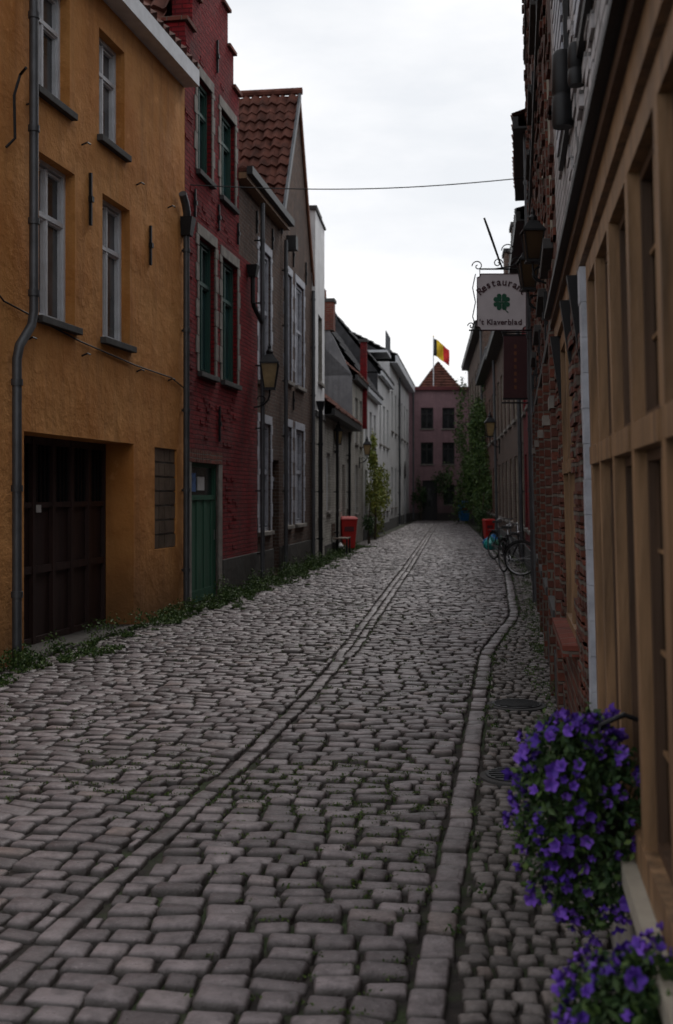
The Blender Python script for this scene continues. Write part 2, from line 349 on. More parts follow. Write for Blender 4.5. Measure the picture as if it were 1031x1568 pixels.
b.box(u0+.15,u0+.5,.065,.078,1.68,1.95,'poster'); b.box(u0+.6,u0+.95,.065,.078,1.70,1.9,'white_plastic')
nn=7
for i in range(nn):
    x0=u0+.06+(u1-u0-.13)*i/nn; x1=u0+.06+(u1-u0-.13)*(i+1)/nn; b.box(x0+.006,x1-.006,.040+.010*(i%2),.09,.08,1.56,'green_door')
b.box(u0+.08,u1-.08,.03,.038,.08,.25,'green_door'); b.tube([(u1-.2,.0,.95),(u1-.2,.0,1.1)],.012,'chrome',6)
q=h.p('door_surround'); q.box(u1,u1+.2,-.02,.03,.0,2.1,'stone'); q.box(u0-.12,u0,-.02,.03,0,2.1,'stone'); q.box(u0-.1,u1+.1,-.1,.07,0,.06,'dark_stone')
for i in range(16):
    x0=u0-.12+(u1-u0+.32)*i/16; q.box(x0+.004,x0+(u1-u0+.32)/16-.006,-.022,.02,2.102,2.28,'red_brick_plain')
ug=h.u(23.54)
b=h.p('walls'); Lf=h.L
h.L=ug; h.walls(8.22,'red_brick',depth=7); h.L=Lf
b.box(ug+.001,Lf,0.001,.5,0,5.62,'red_brick')
h.p('gable_coping').box(ug-.42,ug+.05,-.05,.33,8.222,8.28,'red_brick_plain'); h.p('gable_coping').box(-.05,.42,-.05,.33,8.222,8.28,'red_brick_plain')
mid=ug/2; z=8.22; half=ug/2-.36
while half>.25:
    z2=z+.55; b.box(mid-half,mid+half,0,.3,z+.0005,z2,'red_brick'); h.p('gable_coping').box(mid-half-.05,mid-half+.38,-.05,.33,z2,z2+.05,'red_brick_plain'); h.p('gable_coping').box(mid+half-.38,mid+half+.05,-.05,.33,z2,z2+.05,'red_brick_plain')
    z=z2; half-=.36
r=h.p('roof'); tiles(r,(0,7,8.2),(0,-6.7,0),(mid,0,2.2),'tile'); tiles(r,(ug,.3,8.2),(0,6.7,0),(-mid,0,2.2),'tile')
q=h.p('plinth'); q.box(u1+.22,Lf,-.03,.0,0,.62,'black_plinth')
for k in range(260):
    u=random.uniform(0,ug-.2); z=.7+.068*random.randrange(0,108)
    if any(o[0]-.36<u<o[1]+.17 and o[2]-.15<z<o[3]+.2 for o in h.ops): continue
    h.p('rough_bricks').box(u,u+.19,-random.uniform(.004,.014),0,z,z+.058,'red_brick')
h.pipe(19.6,.1,5.25,.045,'zinc',.06); b=h.p('drainpipe'); uu=h.u(19.6)
b.tube([(uu,-.06,5.42),(uu-.04,-.08,5.5),(uu-.12,-.08,5.62),(uu-.25,-.08,5.72)],.055,'zinc',10)
b.hexa([(uu-.07,-.13,5.2),(uu+.07,-.13,5.2),(uu+.07,-.0,5.2),(uu-.07,-.0,5.2)],[(uu-.10,-.17,5.45),(uu+.10,-.17,5.45),(uu+.10,0,5.45),(uu-.10,0,5.45)],'iron')
h.pipe(25.0,.1,6.75,.04,'zinc',.13,top=None); h.pipe(24.3,4.9,5.35,.04,'iron',.09,top=True)
h.p('drainpipe').tube([(h.u(24.3),-.09,4.95),(h.u(24.35),-.1,4.85),(h.u(24.9),-.13,4.65)],.04,'iron',8)
for Y,z0,z1 in((21.95,2.45,3.0),(21.9,5.7,6.1),(20.3,5.6,6.0),(23.4,5.75,6.1),(21.8,8.1,8.6)): h.anchor(Y,z0,z1)
h.done()
# ---- brown house (C)
h=House('brown_brick_house',(-1.66,23.5),(-1.104,28.19))
kw=dict(d=.10,fm='bluewhite_paint',cols=2,rows=(.55,),sill='stone',t=.07,sur='bluewhite_paint')
h.win(25.65,26.95,3.7,6.12,**kw); h.win(25.65,26.95,.95,2.95,**kw)
u0,u1=h.op(27.2,27.95,.08,2.3,.14); h.p('door').box(u0,u1,.13,.16,.05,2.3,'dark_paint'); h.p('door').box(u0,u1,.09,.12,1.9,1.97,'bluewhite_paint')
h.walls(6.95,'brown_brick',plinth='black_plinth',ph=.6)
b=h.p('roof'); b.hexa([(0,-.18,6.97),(h.L,-.18,6.97),(h.L,6,6.97),(0,6,6.97)],[(0,-.18,7.03),(h.L,-.18,7.03),(h.L,6,7.6),(0,6,7.6)],'tile')
h.p('gutter').box(0,h.L,-.28,-.18,6.93,7.06,'dark_paint'); h.p('gutter').box(0,h.L,-.18,-.0,6.86,6.96,'oak')
for Y in(25.4,27.1): h.anchor(Y,6.3,6.7)
h.done()
# ---- pantile gable house (D)
h=House('pantile_gable_house',(-1.102,28.2),(-.566,32.79))
kw=dict(d=.10,fm='bluewhite_paint',cols=2,rows=(.55,),sill='stone',t=.06,sur='bluewhite_paint')
for a,b_ in((28.7,29.6),(30.2,31.4)): h.win(a,b_,3.95,6.15,**kw); h.win(a,b_,1.0,3.02,**kw)
h.walls(6.6,'brown_brick',depth=8,plinth='black_plinth',ph=.6)
L=h.L; ap=h.u(30.5); zt=10.18
h.p('gable').hexa([(0,0,6.6),(L,0,6.6),(L,.25,6.6),(0,.25,6.6)],[(ap-.05,0,zt-.1),(ap+.05,0,zt-.1),(ap+.05,.25,zt-.1),(ap-.05,.25,zt-.1)],'brown_brick')
r=h.p('roof'); tiles(r,(-.15,8,6.95),(0,-8.03,0),(ap+.15,0,zt-6.95),'tile',.20,.27); tiles(r,(L+.05,-.03,6.55),(0,8.03,0),(-(L+.05-ap),0,zt-6.55),'tile',.22,.29)
f=h.p('bargeboards')
f.hexa([(-.2,-.08,6.75),(-.2,-.03,6.75),(ap,-.03,zt-.1),(ap,-.08,zt-.1)],[(-.2,-.08,7.0),(-.2,-.03,7.0),(ap,-.03,zt+.12),(ap,-.08,zt+.12)],'zinc')
f.hexa([(L+.05,-.06,6.4),(L+.05,-.02,6.4),(ap,-.02,zt-.1),(ap,-.06,zt-.1)],[(L+.05,-.06,6.62),(L+.05,-.02,6.62),(ap,-.02,zt+.12),(ap,-.06,zt+.12)],'rust')
f.tube([(ap,-.1,zt+.1),(ap,8,zt+.1)],.08,'tile',8)
f.box(h.u(28.9),h.u(29.2),-.2,-.0,6.62,6.9,'dark_paint')
h.pipe(28.35,.1,6.7,.04,'zinc',.08); h.pipe(32.6,.1,6.3,.04,'zinc',.06)
h.anchor(29.8,6.4,6.9); h.anchor(31.7,6.3,6.8); h.anchor(29.8,3.4,3.8); h.done()
# ---- white tall house (E)
h=House('tall_white_house',(-.49,32.82),(-.30,35.4))
h.win(33.6,34.7,4.3,5.9,fm='dark_paint'); h.win(33.6,34.7,1.1,2.9,fm='dark_paint')
h.walls(3.5,'cream_brick',depth=6,side='white_plaster'); L=h.L
q=h.p('upper_walls')
o=h.ops[0]
for x0,x1,z0,z1 in((0,o[0],3.5,8.2),(o[1],L,3.5,8.2),(o[0],o[1],3.5,o[2]),(o[0],o[1],o[3],8.2)): q.poly([(x0,0,z0),(x1,0,z0),(x1,0,z1),(x0,0,z1)],'white_plaster')
for x in(0,L): q.poly([(x,0,3.5),(x,6,3.5),(x,6,8.2),(x,0,8.2)],'white_plaster')
q.poly([(0,0,8.2),(L,0,8.2),(L,6,8.2),(0,6,8.2)],'slate'); q.poly([(0,6,3.5),(L,6,3.5),(L,6,8.2),(0,6,8.2)],'white_plaster')
q=h.p('parapet'); q.box(-.04,L*.55,-.04,.5,8.203,8.3,'dark_stone'); q.box(L*.55+.01,L+.02,-.04,.5,8.203,8.25,'dark_stone')
h.pipe(33.1,.1,3.6,.05,'iron',.1,top=True); h.p('band').box(0,L,-.03,-.001,3.45,3.58,'dark_stone'); h.done()
# ---- low cream house (F)
h=House('low_cream_house',(-.337,35.42),(.498,45.08))
for a in(36.4,39.2,43.0): h.win(a,a+1.1,1.2,2.7,fm='white_paint',glass='glass')
u0,u1=h.op(41.2,42.2,.08,2.5,.14); h.p('door').box(u0,u1,.12,.15,.05,2.5,'dark_paint')
h.walls(3.65,'cream_brick',depth=5,plinth='black_plinth',ph=.35)
h.roof(3.75,5.6,2.0,5,'tile',fascia='dark_paint',gable_mat='grey_plaster'); h.pipe(38.4,.1,3.5,.04,'iron'); h.pipe(42.7,.1,3.5,.04,'iron')
h.done()
# ---- narrow grey gabled house (G1)
h=House('grey_side_gable_house',(.5,45.1),(.93,49.5))
h.win(46.2,47.3,1.0,2.6,fm='white_paint'); h.win(48,49,3.3,4.8,fm='white_paint'); h.win(46.2,47.3,3.3,4.8,fm='white_paint')
h.walls(5.4,'cream_brick',depth=3,side='grey_plaster'); L=h.L
h.p('gables').hexa([(0,.0,5.4),(0,3,5.4),(.25,3,5.4),(.25,0,5.4)],[(0,.75,6.9),(0,1.6,6.9),(.25,1.6,6.9),(.25,.75,6.9)],'grey_plaster')
h.roof(5.4,6.7,1.3,3,'tile',gable_mat='grey_plaster',fascia='dark_paint',over=.12); h.chimney(-.05,.6,6.85,7.75,'red_brick_plain',.5,.7,2)
q=h.p('red_firewall'); q.box(L-.25,L+.0,-.14,.08,3.9,6.9,'red_brick'); q.box(L-.3,L+.0,-.18,.12,6.9,7.0,'dark_stone'); h.done()
# ---- white mansard (G2)
h=House('white_mansard_house',(.932,49.52),(1.65,57))
for a in(50.4,52.6,54.8): h.win(a,a+1.2,3.2,4.7,fm='dark_paint'); h.win(a,a+1.2,.9,2.5,fm='dark_paint')
h.walls(5.3,'white_plaster',depth=6,plinth='dark_stone',ph=.4); h.roof(5.35,7.9,1.6,6,'slate',fascia='white_paint',gable_mat='slate',over=.15)
h.chimney(1.0,1.4,7.4,8.3,'dark_brick'); h.done()
# ---- H1
h=House('white_dormer_house',(1.652,57.02),(2.42,65))
for a in(58,60.5,63): h.win(a,a+1.2,3.7,5.4,fm='dark_paint'); h.win(a,a+1.2,.9,2.7,fm='dark_paint')
h.walls(6.5,'white_plaster',depth=6,side='slate',plinth='dark_stone',ph=.4); h.roof(6.55,9.1,2.,6,'slate',fascia='white_paint',gable_mat='slate',over=.15)
r=h.p('roof_balcony')
for i in range(9): r.tube([(3+i*.3,-.1,7.8),(3+i*.3,-.1,8.6)],.02,'zinc',5)
r.tube([(3,-.1,8.6),(5.4,-.1,8.6)],.025,'zinc',5); r.box(3,5.4,-.15,1.2,7.7,7.8,'white_paint')
h.done()
# ---- H2
h=House('white_corniced_house',(2.422,65.02),(4.30,84.5))
for a in(66.5,69.5,72.5,75.5,78.5,81.5):
    h.win(a,a+1.3,4.6,6.5,fm='dark_paint')
    if a<70: h.win(a,a+1.3,1.,2.9,fm='dark_paint')
for a in(73,78.5):
    u0,u1=h.op(a,a+2.2,.05,2.6,.3); h.p('gateways').box(u0,u1,.28,.31,.05,2.6,'dark_paint')
    q=h.p('arches'); c=(u0+u1)/2; rr=(u1-u0)/2
    q.poly([(c+rr*math.cos(t*math.pi/12),-.01,2.6+rr*math.sin(t*math.pi/12)) for t in range(13)],'dark_paint')
h.walls(7.7,'white_plaster',depth=7,plinth='dark_stone',ph=.5); h.roof(7.95,9.6,3,7,'slate',over=.3,fascia='white_paint',fh=.3,gable_mat='slate')
h.pipe(72,.1,7.5,.05,'zinc'); h.chimney(6,2.6,9.2,10.1,'dark_brick',.7,.6); h.done()
# ---- far mauve house
h=House('mauve_end_house',(3.6,85.2),(9.2,85.2),alongX=True)
kw=dict(fm='dark_paint',cols=2,rows=(.7,),sill='stone',sur=None,d=.16)
for a,b_ in((5.05,5.8),(6.34,7.08)): h.win(a,b_,5.55,6.8,**kw); h.win(a,b_,3.42,4.72,**kw)
h.win(6.42,7.08,1.0,2.2,**kw)
u0,u1=h.op(5.15,6.05,.05,2.45,.2); h.p('door').box(u0,u1,.18,.2,.05,2.45,'dark_paint'); h.p('door').box(u0+.35,u0+.6,.17,.178,.9,2.0,'glass_curtain')
h.walls(7.85,'mauve_plaster',depth=7,plinth='black_plinth',ph=.5); L=h.L
h.p('fascia').box(-.05,L+.05,-.2,.0,7.85,8.05,'dark_red')
r=h.p('roof')
r.poly([(0,0.02,8.0),(L,.02,8.0),(L,7,8.0),(0,7,8.0)],'slate')
cx=6.2-3.6; e=1.25
for q in(((cx-e,.1),(cx+e,.1)),((cx+e,.1),(cx+e,.1+2*e)),((cx+e,.1+2*e),(cx-e,.1+2*e)),((cx-e,.1+2*e),(cx-e,.1))):
    (xa,ya),(xb,yb)=q; A=Vector((xa,ya,8.02));B=Vector((xb,yb,8.02)); c=Vector((cx,.1+e,9.75)); ny=10
    for i in range(ny):
        t0=i/ny;t1=(i+1)/ny; n=((B-A).cross(c-A)).normalized()*.05
        P=[A.lerp(c,t0)+n,B.lerp(c,t0)+n,B.lerp(c,t1),A.lerp(c,t1)]; r.poly(P,'tile'); r.poly([A.lerp(c,t0),B.lerp(c,t0),P[1],P[0]],'tile')
h.pipe(4.6,.1,7.8,.05,'zinc'); h.done()
# flag
fl=empty('belgian_flag',(5.82,68.3,8.1)); b=MB(); b.tube([(0,0,0),(.0,0,2.95)],.03,'white_paint',8); b.lathe((0,0,2.95),[(.02,0),(.05,.04),(.02,.09)],'flag_yellow',8); b.build('pole',fl)
b=MB(); nx=24
def fp(i,j):
    t=i/nx; x=.95*t; return (x*1.0,.10*math.sin(t*9+j*.6)+.05*math.sin(t*17),2.88-.75*t**1.3-1.05*j/8*(1-.1*t)+.03*math.sin(t*8))
for i in range(nx):
    for j in range(8):
        b.poly([fp(i,j),fp(i+1,j),fp(i+1,j+1),fp(i,j+1)],('flag_black','flag_yellow','flag_red')[0 if i<5 else 1 if i<15 else 2])
b.build('cloth',fl)
# ================= right side (u runs from far to near)
LN=.026
h=House('timber_window_house',(1.452,9.0),(.49,1.0),lean=LN)
b=h.p('timber_windows')
def timber(ya,yb,z0,z1,posts,zt,d=.045):
    u0,u1=h.op(ya,yb,z0,z1,d)
    b.poly([(u0,d+.0,z0),(u1,d,z0),(u1,d,z1),(u0,d,z1)],'glass_tan')
    b.box(u0,u0+.08,-.012,d,z0,z1,'oak'); b.box(u1-.08,u1,-.012,d,z0,z1,'oak'); b.box(u0+.08,u1-.08,-.012,d,z1-.08,z1,'oak'); b.box(u0+.08,u1-.08,-.02,d,z0,z0+.09,'oak')
    us=[u0+.045]+sorted(h.u(Y) for Y in posts)+[u1-.045]
    for x in us[1:-1]: b.box(x-.035,x+.035,-.014,d-.001,z0+.09,z1-.08,'oak')
    for xa,xb in zip(us[:-1],us[1:]):
        b.box(xa+.036,xb-.036,-.022,d-.002,zt-.035,zt+.035,'oak')
        for za,zb in((z0+.09,zt-.035),(zt+.035,z1-.08)):
            b.box(xa+.036,xa+.062,.018,.044,za,zb,'oak_dark'); b.box(xb-.062,xb-.036,.018,.044,za,zb,'oak_dark')
            b.box(xa+.062,xb-.062,.018,.044,za,za+.03,'oak_dark'); b.box(xa+.062,xb-.062,.018,.044,zb-.03,zb,'oak_dark')
            nz=4 if zb-za>.9 else 3
            for k in range(1,nz): zz=za+(zb-za)*k/nz; b.box(xa+.062,xb-.062,.036,.05,zz-.005,zz+.005,'oak')
            m=(xa+xb)/2; b.box(m-.012,m+.012,.02,.05,za+.03,zb-.03,'oak')
timber(1.4,5.75,.62,2.58,[2.3,3.05,3.8,4.5,5.15],1.80)
timber(7.0,8.6,.85,2.58,[7.8],1.80)
h.walls(5.6,'white_brick',depth=5); q=h.p('lower_wall')
def lowbox(ya,yb,z0,z1,m,pr=.02): 
    u0,u1=sorted((h.u(ya),h.u(yb))); q.box(u0,u1,-pr,-.002,z0,z1,m)
lowbox(6.06,6.98,0,2.6,'dark_brick'); lowbox(8.62,9,0,2.6,'dark_brick'); lowbox(7,8.6,0,.84,'dark_brick'); lowbox(1.4,6.04,0,.55,'stone',.015)
for k in range(240):
    Y=random.uniform(6.15,6.9) if random.random()<.7 else random.uniform(8.65,8.95); z=.1+.075*random.randrange(0,32); lowbox(Y-.1,Y+.1,z,z+.062,'dark_brick',.022+random.uniform(.004,.02))
q=h.p('corner_board')
for k in range(14):
    z0=.55+k*.145; e=random.uniform(0,.02); u0,u1=sorted((h.u(5.80),h.u(5.93+e))); q.box(u0,u1,-.030-random.uniform(0,.006),-.0,z0+.001,z0+.144,'bluewhite_paint')
q=h.p('sill'); q.box(h.u(5.76),h.u(1.3),-.06,.0,.555,.615,'cream_paint')
q=h.p('brick_sill'); q.box(h.u(8.6),h.u(7.0),-.10,-.02,.845,.9,'red_brick_plain'); q.box(h.u(8.9),h.u(6.4),-.08,-.02,.0,.22,'dark_stone')
q=h.p('cornice'); q.box(h.u(9),h.u(1),-.03,.0,2.60,2.70,'oak'); q.box(h.u(9),h.u(1),-.055,0,2.703,2.75,'oak_dark'); q.box(h.u(9),h.u(1),-.09,0,2.753,2.785,'iron')
for Y in(6.2,7.0,8.6):
    u=h.u(Y); q.hexa([(u-.02,-.02,2.2),(u+.02,-.02,2.2),(u+.02,-.0,2.2),(u-.02,0,2.2)],[(u-.03,-.07,2.6),(u+.03,-.07,2.6),(u+.03,0,2.6),(u-.03,0,2.6)],'iron')
q=h.p('upper_windows')
for a in(3.4,5.2,7.2):
    u=h.u(a); q.box(u-.4,u+.4,-.03,-.005,3.4,4.8,'dark_paint'); 
    for k in range(14): q.box(u-.35,u+.35,-.04,-.03,3.46+k*.095,3.52+k*.095,'bluewhite_paint')
for k in range(240):
    Y=random.uniform(1.2,8.9); z=2.85+.075*random.randrange(0,34); u=h.u(Y); h.p('rough_bricks').box(u,u+.19,-random.uniform(.006,.02),0,z,z+.064,'white_brick')
h.roof(5.7,7.5,2.2,5,'tile',fascia='dark_paint',over=.08); h.done()
# ---- dark brick tall house R2
h=House('dark_brick_house',(2.85,20),(1.455,9.02),lean=LN)
kw=dict(d=.08,fm='cream_paint',cols=2,rows=(.6,),sill='dark_stone',sillp=.07,sur=None)
for a in(9.8,12.2,14.8,17.6):
    h.win(a,a+1.25,.85,2.45,**kw); h.win(a,a+1.25,3.4,5.0,**kw); h.win(a,a+1.25,5.9,7.3,**kw)
h.walls(10.6,'dark_brick',depth=6,plinth='dark_stone',ph=.4)
q=h.p('rough_bricks'); L=h.L
for i in range(1700):
    u=random.uniform(0,L-.2); z=round(random.uniform(.4,10)/.075)*.075
    if any(o[0]-.22<u<o[1]+.02 and o[2]-.15<z<o[3]+.02 for o in h.ops): continue
    q.box(u,u+.19,-random.uniform(.010,.028),.0,z,z+.06,'dark_brick')
for k in range(138): 
    z=.4+k*.073; q.box(-.03-.02*random.random(),.12+.1*(k%2),-.02-.03*random.random(),-.0,z,z+.06,'dark_brick')
for z in(2.75,5.4,7.7): h.p('brick_bands').box(0,L,-.04,-.001,z,z+.08,'dark_stone')
for Y in(11.6,14.3,17.0,19.3): h.anchor(Y,2.9,3.3); h.anchor(Y,5.55,5.9)
h.roof(10.7,12,2.5,6,'tile',fascia='dark_paint',over=.05)
q=h.p('brick_piers')
for Y in(9.3,11.6,14.2,16.9,19.6): u=h.u(Y); q.box(u-.14,u+.14,-.06,-.001,.0,2.7,'dark_brick'); q.box(u-.155,u+.155,-.07,-.001,2.2,2.28,'stone')
h.done()
def rhouse(name,x0,Y0,x1,Y1,H,mat,roofm,zr,fm,zs,n,fascia='dark_paint',over=.3,ph='dark_stone'):
    h=House(name,(x1,Y1),(x0,Y0),lean=.02)
    st=(Y1-Y0)/n
    for i in range(n):
        for za,zb in zs: h.win(Y0+st*(i+.25),Y0+st*(i+.75),za,zb,d=.1,fm=fm,sill='stone',sur=None,sillp=.06)
    h.walls(H,mat,depth=6,plinth=ph,ph=.5); h.roof(H+.1,zr,2.4,6,roofm,over=over,fascia=fascia,gable_mat=mat); h.pipe(Y0+.3,.1,H,.045,'zinc',.08)
    return h
h=rhouse('brick_eaves_house',2.87,20.02,3.53,25,6.85,'red_brick_plain','tile',8.2,'cream_paint',[(.9,2.5),(3.5,5.1),(5.6,6.6)],2,fascia='dark_paint',over=.22)
h.p('dormer').box(h.u(24.6),h.u(23.6),-.06,1.5,7.0,7.7,'white_paint'); h.p('dormer').box(h.u(24.7),h.u(23.5),-.12,1.6,7.7,7.77,'dark_paint'); h.done()
h=rhouse('red_painted_house',3.54,25.02,4.25,32,6.5,'red_brick','slate',7.6,'white_paint',[(.9,2.5),(3.4,5.4)],3,over=.22); h.done()
h=rhouse('dark_chimney_house',4.26,32.02,5.49,48,6.2,'brown_brick','slate',7.4,'cream_paint',[(.9,2.6),(3.5,5.3)],6,fascia='dark_paint')
h.chimney(h.u(42),.05,6.2,8.6,'brown_brick',.9,.6,2); h.chimney(h.u(36.2),.0,6.2,8.3,'brown_brick',.7,.6,1); h.done()
h=rhouse('dark_gabled_house',5.50,48.02,6.52,62,6.4,'dark_brick','slate',8.0,'cream_paint',[(.9,2.6),(3.6,5.3)],5,fascia='dark_paint'); h.done()
h=rhouse('ivy_clad_house',6.53,62.02,7.95,84.5,9.0,'brown_brick','slate',10.6,'cream_paint',[(.9,2.6),(3.6,5.3),(6.2,7.8)],6); h.done()

# ================= ground
b=MB(); b.poly([(-250,-150,0),(250,-150,0),(250,450,0),(-250,450,0)],'soil'); b.build('ground')
LW=(np.array([1,6,19.75,25.2,32.8,45.1,84.5])*K,np.array([-5.07,-4.28,-2.108,-1.4,-.564,.5,4.3]))
RW=(np.array([1,9,20,30,48,62,84.5])*K,np.array([.49,1.452,2.85,4.05,5.49,6.52,7.95]))
CG=(np.array([1,2,4.83,5.33,5.76,6.8,7.9,8.79,10.6,14.1,15.7,24.1,31.5,60.9,85])*K,np.array([-1.9,-1.65,-1.1,-1.02,-.967,-.83,-.67,-.547,-.32,.06,.21,.935,1.58,4.04,6.1]))
RG=(np.array([1,2,4.43,4.83,5.58,6.6,8.1,10.45,14.7,16.5,19,29,48.6,84])*K,np.array([-.15,.0,.28,.33,.42,.553,.742,1.03,1.55,1.9,2.38,3.5,5.05,7.5]))
def smooth(P):
    ys=np.linspace(P[0][0],P[0][-1],900); xs=np.interp(ys,*P)
    k=np.hanning(31);k/=k.sum(); xp=np.pad(xs,15,mode='reflect',reflect_type='odd'); return (ys,np.convolve(xp,k,'valid'))
CG=smooth(CG);RG=smooth(RG)
f=lambda P,y: float(np.interp(y,P[0],P[1]))
def stones(name,A,mat,h0=.03,jit=.10,tilt=.04,zj=.008):
    A=np.array(A); n=len(A); cx,cy,hx,hy,an=A.T
    T=np.array([(1,-.84),(1,.84),(.90,1),(-.90,1),(-1,.84),(-1,-.84),(-.90,-1),(.90,-1)])
    J=T[None]+np.repeat(rng.uniform(-jit,jit,(n,4,2)),2,axis=1)[:,[7,0,1,2,3,4,5,6]]+rng.uniform(-jit*.3,jit*.3,(n,8,2))
    hh=h0+rng.normal(0,zj,n); tx=rng.normal(0,tilt,n);ty=rng.normal(0,tilt,n)
    hh=hh+.006*np.sin(cx*2.3+cy*1.1)*np.sin(cy*.9-cx)
    V=np.zeros((n,25,3))
    for r,(s,zf,ins) in enumerate(((1.0,0.,0),(.985,.66,.002),(.91,.97,.006))):
        lx=J[:,:,0]*(hx[:,None]*s-ins); ly=J[:,:,1]*(hy[:,None]*s-ins)
        if r: lz=hh[:,None]*zf+(tx[:,None]*lx+ty[:,None]*ly)
        else: lz=np.full_like(lx,-.005)
        V[:,r*8:r*8+8,0]=lx;V[:,r*8:r*8+8,1]=ly;V[:,r*8:r*8+8,2]=lz
    V[:,24,2]=hh+rng.uniform(-.003,.004,n)
    V[:,24,0]=hx*rng.uniform(-.4,.4,n)
    c,s_=np.cos(an)[:,None],np.sin(an)[:,None]
    X=V[:,:,0]*c-V[:,:,1]*s_+cx[:,None]; Y=V[:,:,0]*s_+V[:,:,1]*c+cy[:,None]
    V=np.stack([X,Y,V[:,:,2]],-1).reshape(-1,3)
    F=[]
    for r in(0,1):
        for t in range(8): F.append([r*8+t,r*8+(t+1)%8,(r+1)*8+(t+1)%8,(r+1)*8+t])
    F4=np.array(F); F3=np.array([[16+t,16+(t+1)%8,24] for t in range(8)])
    off=(np.arange(n)*25)[:,None]
    loops=np.concatenate([(F4.reshape(1,-1)+off),(F3.reshape(1,-1)+off)],1).reshape(-1)
    tot=np.tile(np.array([4]*16+[3]*8),n); st=np.concatenate([[0],np.cumsum(tot)[:-1]])
    me=bpy.data.meshes.new(name); me.vertices.add(len(V)); me.vertices.foreach_set('co',V.ravel())
    me.loops.add(len(loops)); me.loops.foreach_set('vertex_index',loops.astype(np.int32))
    me.polygons.add(len(tot)); me.polygons.foreach_set('loop_start',st.astype(np.int32)); me.polygons.foreach_set('loop_total',tot.astype(np.int32))
    me.polygons.foreach_set('use_smooth',np.ones(len(tot),bool)); me.materials.append(M[mat]); me.update(calc_edges=True)
    a=me.attributes.new('rnd','FLOAT','POINT'); a.data.foreach_set('value',np.repeat(rng.random(n),25).astype(np.float32))
    a=me.attributes.new('top','FLOAT','POINT'); a.data.foreach_set('value',np.tile(np.array([0.]*8+[.45]*8+[.9]*8+[1.]),n).astype(np.float32))
    o=bpy.data.objects.new(name,me); COL.objects.link(o); return o
def ghalf(y): return .06 if y<11.2 else .10
main=[];y=1.2
while y<68:
    d=random.uniform(.106,.138); yc=y+d/2
    xc=f(CG,yc)
    for side,sk in((0,-.21),(1,-.10)):
        lo=f(LW,yc)+.5 if side==0 else xc-.05; hi=xc+.3 if side==0 else f(RG,yc)+.3
        x=lo-random.random()*.1
        while x<hi:
            w=random.uniform(.115,.215); xa,xb=x,x+w; x=xb; cxs=(xa+xb)/2
            yy=yc+sk*(cxs-xc)+.02*math.sin(cxs*2.1+yc*.35)+random.gauss(0,.004)
            if side==0: xb=min(xb,f(CG,yy)-ghalf(yy)-.005)
            else: xa=max(xa,f(CG,yy)+ghalf(yy)+.005); xb=min(xb,f(RG,yy)-.071)
            if xb-xa<.045: continue
            main.append(((xa+xb)/2,yy,(xb-xa)/2-random.uniform(.004,.008),d/2-random.uniform(.008,.015),math.atan(sk)+random.gauss(0,.025)))
    y+=d
stones('cobblestone_road',main,'cobble',h0=.030,jit=.09,tilt=.045,zj=.006)
def gutter(P,name,rows,mat='gutter_stone'):
    A=[]
    for o,w,y0,y1 in rows:
        y=y0+random.random()*.1
        while y<y1:
            l=random.uniform(.13,.24); s=(f(P,y+l)-f(P,y))/l; A.append((f(P,y+l/2)+o+random.gauss(0,.004),y+l/2,w/2-random.uniform(.004,.008),l/2-.009,-math.atan(s)+random.gauss(0,.03))); y+=l
    return stones(name,A,mat,jit=.08,tilt=.04,zj=.005,h0=.027)
gutter(CG,'stone_gutter',[(0,.115,1.2,11.2),(-.05,.098,11.2,68),(.05,.098,11.2,68)]); gutter(RG,'stone_gutter.001',[(0,.135,1.2,67)])
sm=[]
y=1.2
while y<40:
    d=random.uniform(.075,.10) if y<20 else .14
    for lo,hi in((f(LW,y)+.02,f(LW,y)+.5),(f(RG,y)+.0,f(RW,y)+.03)):
        x=lo; right=lo>f(CG,y)
        while x<hi-.03:
            w=random.uniform(.065,.11); yy=y-.1*(x-lo)+random.gauss(0,.006); xa,xb=x,x+w; x=xb
            if right:
                xa=max(xa,f(RG,yy)+.072)
                if xb-xa<.03: continue
            sm.append(((xa+xb)/2,yy,(xb-xa)/2-.006,d/2-.007,random.gauss(-.1,.1)))
    y+=d
stones('pavement_setts',sm,'cobble_small',h0=.025,jit=.14,tilt=.05,zj=.005)
for i,(x,Y,r) in enumerate(((1.38,10.9,.19),(1.02,8.15,.165))):
    b=MB(); b.lathe((0,0,0),[(r*1.2,-.01),(r*1.2,.034),(r*1.05,.038)],'dark_stone',28); b.lathe((0,0,.0),[(r,.03),(r,.044),(r*.97,.046)],'iron',28)
    for k in range(-3,4): 
        hw=math.sqrt(max(0,r*r*.8-(k*r*.25)**2)); b.box(-hw,hw,k*r*.25-.008,k*r*.25+.008,.046,.052,'iron')
    o=b.build('manhole_cover'); o.location=(x,Y*K,0)
# ================= foliage
def leaves(name,C,size,mat,parent=None,asp=.55):
    C=np.array(C); n=len(C)
    d=rng.normal(size=(n,3)); d[:,2]=np.abs(d[:,2])+.15; d/=np.linalg.norm(d,axis=1)[:,None]
    q=np.cross(d,rng.normal(size=(n,3))); q/=np.linalg.norm(q,axis=1)[:,None]+1e-9; nn=np.cross(d,q)
    s=(size*rng.uniform(.55,1.3,n))[:,None]
    V=np.stack([C-d*s*.5,C+q*s*asp*.5+nn*s*.08,C+d*s*.55,C-q*s*asp*.5+nn*s*.08,],1).reshape(-1,3)
    me=bpy.data.meshes.new(name); me.from_pydata(V.tolist(),[],(np.arange(n*4).reshape(n,4)).tolist()); me.materials.append(M[mat])
    a=me.attributes.new('rnd','FLOAT','POINT'); a.data.foreach_set('value',np.repeat(rng.random(n)**1.4,4).astype(np.float32))
    o=bpy.data.objects.new(name,me); COL.objects.link(o)
    if parent:o.parent=parent
    return o
C=[]
